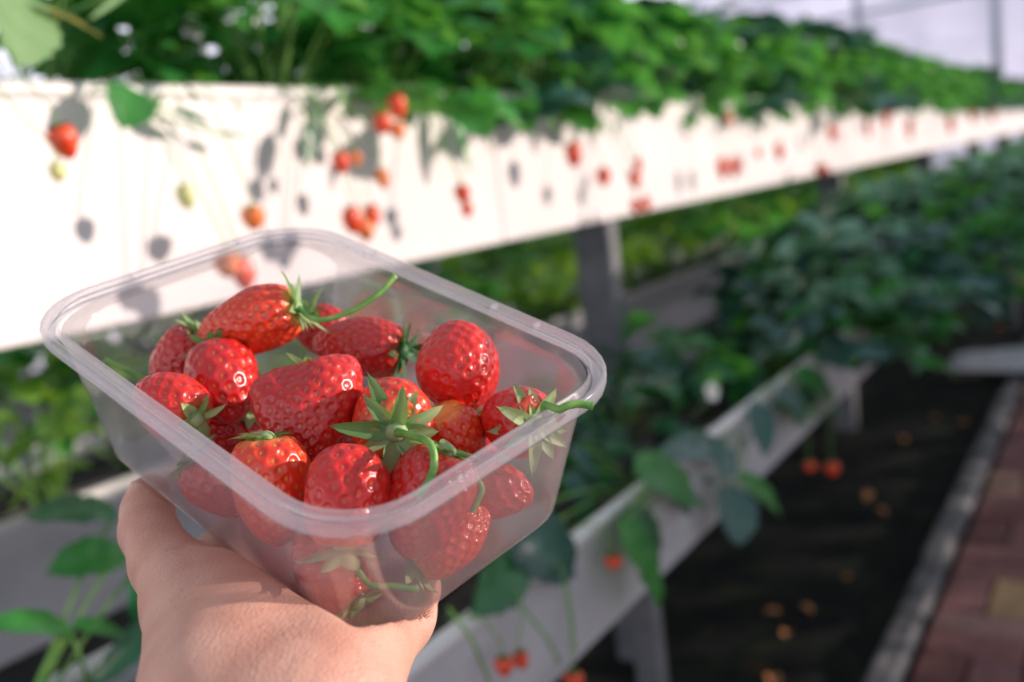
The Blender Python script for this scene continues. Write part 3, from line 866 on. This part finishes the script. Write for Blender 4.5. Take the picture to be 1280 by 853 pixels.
lab = 'strawberry plant in the farthest low row, glimpsed beneath the raised white trough'
trough(.4, 12.0, 2.50, 2.82, Z2T, Z2B, M['panel_shade'], 'farthest low planting trough glimpsed beneath the raised trough', [1.0 + 2.5 * i for i in range(5)], Z2B, pw=.05, pt=.03)
x = .7
while x < 8.5:
    place_plant(R.choice(PU), (x, 2.66 + R.uniform(-.05, .05), Z2T - .03), R.uniform(0, 6.28), R.uniform(1.15, 1.3), lab, 'strawberry plants in the farthest low row')
    x += .22
lab = 'unseen strawberry plant added in the lower row across the path for shade'
x = 2.2  # unseen plants added to shade the soil and path
while x < 9.4:
    place_plant(R.choice(PU), (x, -2.52 + R.uniform(-.03, .03), Z2T - .03), R.uniform(0, 6.28), R.uniform(1.05, 1.25), lab, 'unseen shading plants in the lower row across the path')
    x += .26

# plants whose single leaves can be made out
def hero_plant(base, leaves, label, stalks=()):
    """leaves: (base pixel, tip pixel, Y plane base, Y plane tip, width m, up, material, droop)"""
    root = empty('strawberry_plant', base); o = np.array(base, float)
    by = {}
    sm = MB()
    for lf in leaves:
        (u0, v0), (u1, v1), ya, yb, wd, up, mt, dr = lf[:8]
        p0 = onY(u0, v0, ya) - o; p1 = onY(u1, v1, yb) - o
        mb = by.setdefault(mt, MB()); ln = np.linalg.norm(p1 - p0)
        leaflet(mb, p0, p1 - p0, np.array(up, float), ln * 1.03, wd, dr, .18, ns=12, nt=8)
        if len(lf) < 9 or lf[8]:
            sm.tube(bez(p0, (p0 + np.zeros(3)) / 2 + np.array([0, 0, .03]), np.zeros(3), 7), .0018, 6)
    for st in stalks:
        sm.tube([onY(u, v, y) - o for u, v, y in st], .0018, 6)
    for mt, mb in by.items(): mb.build('foliage', M[mt], root)
    sm.build('stalks', M['stalk'], root)
    tag(root, label, 'plant')
zs1 = Z1T - .03; zs2 = Z2T - .03; zs3 = Z3T - .045
FV = (.1, -1, .35)
hero_plant((.58, Y1 + .05, zs1), [((165, 112), (155, 158), .86, .84, .052, (-.2, -1, .3), 'leaf', .3), ((222, 140), (266, 154), .86, .86, .016, (0, -.8, .6), 'leaf_deep', .3),
            ((275, 168), (312, 170), .87, .86, .012, (0, -.5, .8), 'leaf', .3)], 'strawberry plant with a broad serrated leaf hanging over the sunlit white panel at the left')
hero_plant((.45, Y1 + .06, zs1), [((20, -15), (28, 78), .80, .76, .075, (.2, -1, .2), 'leaf_pale', .3), ((30, 5), (135, 40), .80, .78, .028, (.1, -.5, .9), 'leaf_brown', .4), ((160, -10), (112, 24), .82, .80, .006, (0, -1, .2), 'leaf_pale', .1)],
           'strawberry plant with a big pale leaf and a browning leaf at the top left corner')
hero_plant((.95, Y1 + .05, zs1), [((395, 122), (398, 158), .87, .86, .018, FV, 'leaf_deep', .2), ((388, 155), (385, 208), .86, .85, .030, FV, 'leaf_deep', .3), ((420, 110), (440, 150), .87, .86, .02, FV, 'leaf_pale', .4)],
           'strawberry plant dangling two small dark leaves down the sunlit panel')
hero_plant((1.35, Y1 + .05, zs1), [((560, 130), (592, 215), .87, .84, .03, FV, 'leaf', .2), ((585, 140), (620, 190), .87, .85, .018, FV, 'leaf', .4), ((640, 96), (690, 140), .85, .80, .075, (.3, -.8, .5), 'leaf_deep', .5)],
           'strawberry plant trailing narrow leaves and a fruit stalk between two berry clusters')
hero_plant((1.75, Y1 + .05, zs1), [((730, 85), (765, 135), .85, .80, .09, (.2, -.8, .5), 'leaf_deep', .5), ((770, 150), (768, 175), .87, .86, .014, FV, 'leaf_deep', .2), ((690, 60), (720, 118), .84, .80, .06, (.3, -.7, .5), 'leaf_bright', .5)],
           'strawberry plant with broad dark leaves folding over the rim above the first grey post')
hero_plant((.33, Y3 + .25, zs3), [((145, 640), (35, 640), 0.806, 0.792, 0.0446, (.1, -.55, .9), 'leaf_deep', .3), ((150, 690), (62, 712), 0.792, 0.778, 0.0446, (.1, -.7, .8), 'leaf', .3),
            ((85, 785), (-20, 775), 0.778, 0.763, 0.0360, (.2, -.5, .9), 'leaf_bright', .4), ((95, 782), (165, 790), 0.778, 0.778, 0.0216, (0, -.6, .9), 'leaf_bright', .4), ((200, 770), (115, 860), 0.763, 0.734, 0.0288, (.3, -.8, .5), 'leaf_deep', .3),
            ((180, 700), (175, 790), 0.778, 0.763, 0.0432, (.3, -.9, .3), 'leaf_deep', .3)],
           'strawberry plant with drooping leaves before the shaded panel left of the thumb', stalks=[[(85, 785, 0.778), (100, 820, 0.770), (112, 860, 0.763)]])
hero_plant((1.14, Y3 + .06, zs3), [((632, 655), (738, 722), 0.537, 0.495, 0.0716, (-0.65, -0.75, 0.56), 'leaf_blue', .6), ((650, 690), (600, 765), 0.537, 0.509, 0.0621, (-0.55, -1.05, 0.24), 'leaf_deep', .4),
            ((715, 560), (752, 600), 0.601, 0.580, 0.0286, (-0.35, -0.75, 0.64), 'leaf_blue', .3), ((712, 590), (732, 635), 0.601, 0.580, 0.0286, (-0.35, -0.75, 0.64), 'leaf_blue', .3)],
           'strawberry plant with a broad bluish leaf drooping beside the corner of the punnet',
           stalks=[[(560, 760, 0.509), (590, 800, 0.495), (612, 853, 0.488)], [(650, 755, 0.516), (685, 800, 0.502), (700, 830, 0.495)], [(708, 730, 0.523), (715, 780, 0.516), (718, 815, 0.509)]])
hero_plant((1.46, Y3 + .05, zs3), [((800, 592), (892, 615), 0.509, 0.481, 0.0811, (-0.35, -0.65, 0.72), 'leaf_bright', .5), ((778, 650), (838, 682), 0.509, 0.488, 0.0572, (-0.15, -1.05, 0.32), 'leaf_deep', .4), ((775, 660), (845, 762), 0.495, 0.467, 0.0668, (0.05, -0.95, 0.32), 'leaf_bright', .5),
            ((835, 600), (868, 645), 0.523, 0.509, 0.0382, (-0.05, -1.05, 0.08), 'leaf_deep', .2)],
           'strawberry plant with bright green leaves hanging over the low trough rim', stalks=[[(775, 658, 0.502), (810, 630, 0.509), (850, 600, 0.523)]])
hero_plant((1.64, Y3 + .05, zs3), [((912, 612), (928, 682), 0.495, 0.467, 0.0811, (-0.35, -0.95, 0.40), 'leaf_blue', .4), ((925, 600), (995, 642), 0.495, 0.467, 0.0477, (-0.35, -0.75, 0.64), 'leaf_bright', .5), ((900, 560), (830, 560), 0.509, 0.509, 0.0477, (-0.35, -0.75, 0.64), 'leaf_blue', .4),
            ((900, 590), (905, 540), 0.495, 0.523, 0.0572, (-0.35, -0.85, 0.48), 'leaf_blue', .3)],
           'strawberry plant with a round bluish leaf hanging over the bare soil')
hero_plant((1.95, Y3 + .05, zs3), [((945, 505), (960, 570), 0.509, 0.481, 0.0477, (-0.75, -0.95, 0.32), 'leaf_blue', .3), ((975, 490), (1020, 530), 0.502, 0.481, 0.0572, (-0.35, -0.85, 0.48), 'leaf_blue', .4), ((1000, 470), (1070, 510), 0.509, 0.481, 0.0668, (-0.35, -0.75, 0.56), 'leaf_bright', .5)],
           'strawberry plant with a narrow dark leaf laid across the end of the shaded panel')
# plants set back in the low front trough, their stalks showing beside the punnet
for xx, yy, sc in ((1.25, .68, .5), (1.42, .74, .52), (1.6, .72, .6), (1.05, .72, .45)):
    place_plant(R.choice(PL), (xx, yy, zs3), R.uniform(0, 6.28), sc, 'strawberry plant in the dark row spilling over the low trough by the path', 'strawberry plants in the front low trough')

# ------------------------------------------------------------------ hanging berries
def hang(u, v, w_px, h_px, label, mt='berry_hang', tilt=(0, 0), Y=None, top=None, group='strawberries hanging from the raised trough', seed=0, sz=None):
    Y = Y if Y is not None else Y1 - .085
    pos = onY(u, v, Y); dep = (M3.T @ (pos - CAM))[2]
    W = w_px * dep / F; L = h_px * dep / F
    zt = (Z1T if top is None else top) + .004
    tp = np.array([pos[0] + rng.uniform(-.03, .03), (Y1 if top is None else Y3) + rng.uniform(-.008, 0), zt])
    ax = nrm([tilt[0], tilt[1], -1])
    c = pos - ax * L * .55
    stem = [c + np.array([0, 0, .012]), (c * .45 + tp * .55) + np.array([0, -.012, 0]), tp + np.array([0, -.012, .0]), tp + np.array([0, .03, -.006])]
    strawberry(pos, ax, L, W, label, group, mt=mt, seed=seed, nu=36, nv=26, nseed=90, calyx=(8, W * .42, W * .17, .1), stem=stem, stem_r=.0009, pit=.0004,
               sep='sepal_dark' if mt == 'berry_hang' else 'sepal', hubr=W * .09, taper=.32)
HB_ = [
 (80, 177, 38, 46, 'red strawberry hanging alone near the left end of the sunlit panel', 'berry_hang', (.25, 0)),
 (72, 215, 22, 26, 'small pale green fruit just below the leftmost red berry', 'berry_green', (0, 0)),
 (232, 246, 24, 32, 'yellowish unripe strawberry hanging over the sunlit panel left of the punnet', 'berry_green', (.1, 0)),
 (316, 272, 32, 32, 'yellow and orange strawberry just above the far rim of the punnet', 'berry_half', (0, 0)),
 (284, 330, 34, 36, 'orange strawberry seen through the far wall of the punnet, left of a pair', 'berry_half', (0, 0)),
 (304, 342, 32, 44, 'red strawberry seen through the far wall of the punnet, right of a pair', 'berry_hang', (.1, 0)),
 (496, 133, 25, 34, 'dark red strawberry, topmost of the cluster of three under the rim', 'berry_hang', (.1, 0)),
 (477, 154, 24, 28, 'red strawberry, left one of the cluster of three under the rim', 'berry_hang', (-.1, 0)),
 (497, 163, 20, 22, 'orange strawberry, right one of the cluster of three under the rim', 'berry_half', (0, 0)),
 (426, 203, 22, 30, 'red strawberry beside a small dark dangling leaf', 'berry_hang', (.1, 0)),
 (445, 198, 14, 20, 'small orange strawberry tucked beside the red one near the dangling leaf', 'berry_half', (0, 0)),
 (478, 223, 18, 28, 'pale orange strawberry hanging between the upper and lower clusters', 'berry_half', (.1, 0)),
 (440, 275, 26, 36, 'red strawberry, left one of the low cluster above the far punnet rim', 'berry_hang', (.05, 0)),
 (465, 270, 24, 30, 'red strawberry, right one of the low cluster above the far punnet rim', 'berry_hang', (0, 0)),
 (457, 288, 24, 28, 'pale orange strawberry, lowest of the cluster above the far punnet rim', 'berry_half', (0, 0)),
 (578, 242, 22, 24, 'red strawberry, upper one of two at the end of a trailing stalk', 'berry_hang', (0, 0)),
 (584, 262, 17, 20, 'small red strawberry, lower one of two at the end of a trailing stalk', 'berry_hang', (0, 0)),
 (717, 193, 23, 34, 'red strawberry hanging alone above and left of the first grey post', 'berry_hang', (-.05, 0)),
 (754, 221, 19, 24, 'small red strawberry just above the first grey post', 'berry_hang', (-.1, 0)),
 (798, 206, 11, 20, 'thin red strawberry, top one of the group right of the first post', 'berry_hang', (0, 0)),
 (793, 224, 16, 26, 'red strawberry, middle one of the group right of the first post', 'berry_hang', (.1, 0)),
 (795, 258, 15, 20, 'red strawberry at the lower edge of the panel, left of a touching pair', 'berry_hang', (0, 0)),
 (808, 255, 13, 20, 'red strawberry at the lower edge of the panel, right of a touching pair', 'berry_hang', (0, 0)),
 (911, 150, 10, 20, 'small orange strawberry half hidden under leaves at the rim', 'berry_half', (0, 0)),
 (903, 210, 15, 30, 'red strawberry, left of the pair midway between the two posts', 'berry_hang', (0, 0)),
 (918, 209, 15, 28, 'red strawberry, right of the pair midway between the two posts', 'berry_hang', (0, 0)),
 (948, 192, 9, 12, 'tiny red strawberry right of the midway pair', 'berry_hang', (0, 0)),
 (974, 189, 12, 24, 'slim red strawberry before the second post', 'berry_hang', (0, 0)),
 (1027, 212, 20, 14, 'red strawberry at the lower edge of the panel beside the second post', 'berry_hang', (0, 0)),
 (1040, 166, 12, 24, 'red strawberry hanging above the second post', 'berry_hang', (0, 0)),
 (1085, 160, 8, 24, 'narrow red strawberry past the second post', 'berry_hang', (0, 0)),
 (1107, 142, 12, 38, 'long orange-red strawberry under leaves past the second post', 'berry_hang', (0, 0)),
 (1137, 160, 9, 30, 'orange-red strawberry near the seam towards the far end', 'berry_hang', (0, 0)),
 (1188, 156, 9, 22, 'red strawberry close to the far end of the raised trough', 'berry_hang', (0, 0)),
 (1215, 145, 9, 16, 'orange strawberry at the far end of the raised trough under the leaves', 'berry_half', (0, 0)),
 (1240, 143, 10, 18, 'farthest red strawberry at the end of the raised trough', 'berry_hang', (0, 0)),
]
for i, (u, v, w, h, lb, mt, tl) in enumerate(HB_): hang(u, v, w, h, lb, mt, tl, seed=400 + i)
GL = 'strawberries hanging from the low trough'
for i, (u, v, w, h, lb, mt) in enumerate((
 (630, 833, 25, 28, 'dull red strawberry on the low shaded panel, left of a pair', 'berry_hang'),
 (651, 825, 22, 26, 'dull red strawberry on the low shaded panel, right of a pair', 'berry_hang'),
 (767, 703, 24, 20, 'small red strawberry hanging alone on the low panel left of the bright leaf', 'berry_hang'),
 (717, 850, 26, 22, 'red strawberry at the bottom edge of the photo below the low panel', 'berry_hang'),
 (1012, 583, 16, 15, 'small red strawberry hanging over the soil, left of two', 'berry_hang'),
 (1040, 586, 20, 20, 'red strawberry hanging over the soil, right of two', 'berry_hang'))):
    hang(u, v, w, h, lb, mt, (0, 0), Y=Y3 - .03, top=Z3T, group=GL, seed=500 + i)

# flowers -----------------------------------------------------------------
def flower(pos, r, nrmv, label):
    root = empty('strawberry_flower', pos); R3 = frame_from(nrmv)
    mb = MB(); Rr = random.Random(int(pos[0] * 1000))
    for k in range(5):
        a = k * 1.2566; d = R3 @ np.array([math.cos(a), math.sin(a), .15]); leaflet(mb, d * r * .15, d, R3[:, 2], r, r * 1.0, .2, .1, ns=6, nt=5, teeth=False, R=Rr, point=1.1)
    mb.build('petals', M['petal'], root)
    vs, fs = [], []
    for j, (rr, z) in enumerate(((.3, 0), (.28, .12), (.16, .22), (.02, .25))):
        for k in range(10): vs.append(R3 @ np.array([rr * r * math.cos(k * .628), rr * r * math.sin(k * .628), z * r]))
    for j in range(3):
        for k in range(10): fs.append((j*10+k, j*10+(k+1) % 10, (j+1)*10+(k+1) % 10, (j+1)*10+k))
    mb = MB(); mb.add(vs, fs); mb.build('flower_centre', M['pollen'], root)
    mb = MB(); mb.tube(bez((0, 0, 0), (.0, .02, -.03), (.01, .05, -.07), 6), .001, 5); mb.build('stem', M['pedicel'], root)
    tag(root, label, 'flower', 'white strawberry flowers')
for u, v, y, lb in ((889, 490, .56, 'small white flower over the low front trough'), (916, 318, 1.39, 'white flower at the rim of the shaded trough behind the posts'),
                    (240, 35, .93, 'white flower among the leaves above the left of the raised trough'), (455, 25, .94, 'white flower among the leaves, upper middle of the raised trough'), (440, 58, .93, 'white flower just below another in the upper middle leaves'),
                    (318, 20, .95, 'white flower at the top edge of the leaves between two others')):
    flower(onY(u, v, y), .015, (-.3, -.9, .3), lb)

# ------------------------------------------------------------------ ground, kerb, path
mb = MB(); vs = []; fs = []; nx, ny = 220, 60; Rg = random.Random(5)
for i in range(nx + 1):
    for j in range(ny + 1):
        vs.append((-3 + 19 * i / nx, -3 + 9 * j / ny, Rg.uniform(-.012, .004)))
for i in range(nx):
    for j in range(ny): fs.append((i*(ny+1)+j, (i+1)*(ny+1)+j, (i+1)*(ny+1)+j+1, i*(ny+1)+j+1))
mb.add(vs, fs); g = mb.build('floor', M['ground']); tag(g, 'dark bare soil floor between the troughs and the path', None, kind='structure')
YK = .442
mb = MB(); x = -.6; Rk = random.Random(9)
while x < 13:
    l = Rk.uniform(.28, .42); mb.box((x, YK - .033, -.05), (x + l - .006, YK + .033, .03 + Rk.uniform(-.008, .008)), .014); x += l
k = mb.build('kerb', M['kerb'], smooth=False); tag(k, 'weathered grey stone kerb along the brick path', None, kind='structure')
mb = MB(); Rb = random.Random(4)
i = 0; x = -1.0
while x < 12.6:
    y = YK - .045; j = 0
    while y > -1.2:
        if (i + j) % 2 == 0:
            for q in range(2): mb.box((x + .003, y - .1 * (q + 1) + .003, -.04), (x + .197, y - .1 * q - .003, .015 + Rb.uniform(-.003, .003)), .006, Rb.random() ** 1.3)
        else:
            for q in range(2): mb.box((x + .1 * q + .003, y - .197, -.04), (x + .1 * (q + 1) - .003, y - .003, .015 + Rb.uniform(-.003, .003)), .006, Rb.random() ** 1.3)
        y -= .2; j += 1
    x += .2; i += 1
b = mb.build('brick_path', M['brick'], smooth=False); tag(b, 'path of red and ochre paving bricks', None, kind='structure')

# leaf-shaped orange patches standing in for sun dapples on the soil
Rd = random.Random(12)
for i, (u, v, s, lb) in enumerate(((1085, 622, .07, 'large orange leaf-shaped sun fleck on the soil beside the kerb'), (1105, 640, .05, 'pale leaf-shaped sun fleck touching the large orange one on the soil'), (985, 790, .05, 'orange leaf-shaped sun fleck on the soil near the bottom of the photo'),
        (960, 765, .05, 'brown leaf-shaped sun fleck on the soil above the lowest orange one'), (1012, 762, .045, 'brown leaf-shaped sun fleck on the soil right of another fleck near the bottom'), (1130, 550, .06, 'orange leaf-shaped sun fleck on the soil higher up by the kerb'),
        (1165, 522, .05, 'leaf-shaped sun fleck on the soil left of the top of the kerb'), (1200, 528, .05, 'leaf-shaped sun fleck on the soil close beside the far kerb'), (1058, 720, .04, 'small pale leaf-shaped sun fleck on the soil in the middle'), (965, 845, .07, 'orange leaf-shaped sun fleck at the bottom edge on the soil'),
        (1247, 410, .08, 'orange leaf-shaped sun fleck on the far soil by the pale sheet'))):
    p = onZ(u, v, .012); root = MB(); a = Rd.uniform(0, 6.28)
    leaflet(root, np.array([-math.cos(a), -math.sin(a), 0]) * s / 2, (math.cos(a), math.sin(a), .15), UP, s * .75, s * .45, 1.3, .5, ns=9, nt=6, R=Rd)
    o = root.build('sun_fleck', M['sun_fleck'], loc=p); tag(o, lb, 'leaf', 'sun flecks on the soil')

# pale sheet and bricks far along the path
p = onZ(1250, 462, .02); mb = MB(); vs = []; fs = []; Rs = random.Random(2)
for i in range(19):
    for j in range(11):
        a, c = i / 18 - .5, j / 10 - .5
        vs.append((a * .34 + .02 * math.sin(j * 1.1), c * .62 + .015 * math.sin(i), .035 + .05 * math.exp(-(a * a + c * c) * 6) + .014 * math.sin(i * 1.3 + j * .7) + Rs.uniform(-.004, .004)))
for i in range(18):
    for j in range(10): fs.append((i*11+j, (i+1)*11+j, (i+1)*11+j+1, i*11+j+1))
mb.add(vs, fs); o = mb.build('plastic_sheet', M['sheet'], loc=p + np.array([0, -.12, 0]))
so = o.modifiers.new('thick', 'SOLIDIFY'); so.thickness = .004
tag(o, 'crumpled pale grey plastic sheet lying over the far end of the kerb', 'sheet')
for (u, v, s, lb) in ((1268, 348, .2, 'lower pale terracotta block at the far right edge'), (1274, 312, .16, 'upper terracotta block behind the lower one at the far right edge')):
    p = onZ(u, v + 8, 0.0); mb = MB(); mb.box((-s, -s * 1.2, 0), (s, s * 1.2, s * .55), .02)
    o = mb.build('terracotta_block', M['terracotta'], loc=p, smooth=False); tag(o, lb, 'block', 'terracotta blocks')

# ------------------------------------------------------------------ greenhouse shell
XW = 15.0
mb = MB(); mb.box((XW, -3, 0), (XW + .01, 6, 5.5)); w = mb.build('wall_far', M['film'], smooth=False); tag(w, 'pale translucent greenhouse end wall', None, kind='structure')
mb = MB(); mb.box((-3, 5.99, 0), (XW, 6, 1.9)); w = mb.build('wall_left', M['film'], smooth=False); tag(w, 'pale translucent greenhouse side wall', None, kind='structure')
yp = onY(1245, 30, 1.0); yp = yp - CAM; yp = yp * ((XW - .1) / yp[0])
i = 0
for yy in (yp[1], yp[1] - 1.8, yp[1] + 1.8):
    mb = MB(); mb.tube([(XW - .08, yy, 0), (XW - .08, yy, 5.5)], .06, 10); o = mb.build('trim_%d' % (i + 1), M['frame']); tag(o, 'grey steel greenhouse upright', None, kind='structure'); i += 1
for zz in (2.9, 3.35):
    mb = MB(); mb.tube([(XW - .08, -3, zz), (XW - .08, 6, zz)], .03, 8); o = mb.build('trim_%d' % (i + 1), M['frame']); tag(o, 'thin grey steel greenhouse rail', None, kind='structure'); i += 1

# ------------------------------------------------------------------ light
ld = bpy.data.lights.new('sun', 'SUN'); ld.energy = 5.2; ld.color = (1.0, .83, .74); ld.angle = math.radians(.6)
lo = bpy.data.objects.new('sun', ld); COL.objects.link(lo)
sd = Vector((-.75, 1.0, -.26)).normalized()
lo.rotation_euler = sd.to_track_quat('-Z', 'Y').to_euler()
w = bpy.data.worlds.new('World'); SC.world = w; w.use_nodes = True
nt = w.node_tree; bg = nt.nodes['Background']
tc = nt.nodes.new('ShaderNodeTexCoord'); sx = nt.nodes.new('ShaderNodeSeparateXYZ')
nt.links.new(tc.outputs['Generated'], sx.inputs[0])
wr_ = ramp(nt, sx.outputs[2], [(0.0, (.93, .88, 1.0)), (.22, (.86, .86, 1.0)), (.5, (.20, .23, .27)), (.8, (.30, .34, .40))])
nt.links.new(wr_.outputs[0], bg.inputs[0]); bg.inputs[1].default_value = 1.4

cd = bpy.data.cameras.new('camera'); co = bpy.data.objects.new('camera', cd); COL.objects.link(co)
cd.sensor_width = 36; cd.sensor_fit = 'HORIZONTAL'; cd.lens = 36 * F / 1280; cd.clip_start = .01
rt, up, bk = M3[:, 0], M3[:, 1], -M3[:, 2]
co.matrix_world = Matrix(((rt[0], up[0], bk[0], CAM[0]), (rt[1], up[1], bk[1], CAM[1]), (rt[2], up[2], bk[2], CAM[2]), (0, 0, 0, 1)))
cd.dof.use_dof = True; cd.dof.focus_distance = .315; cd.dof.aperture_fstop = 5.8
SC.camera = co
SC.view_settings.view_transform = 'Standard'; SC.view_settings.look = 'None'
SC.view_settings.gamma = 1; SC.view_settings.use_curve_mapping = False
SC.view_settings.exposure = 0.0
SC.cycles.use_denoising = True
SC.cycles.transparent_max_bounces = 40
SC.cycles.max_bounces = 8
SC.cycles.sample_clamp_indirect = 6
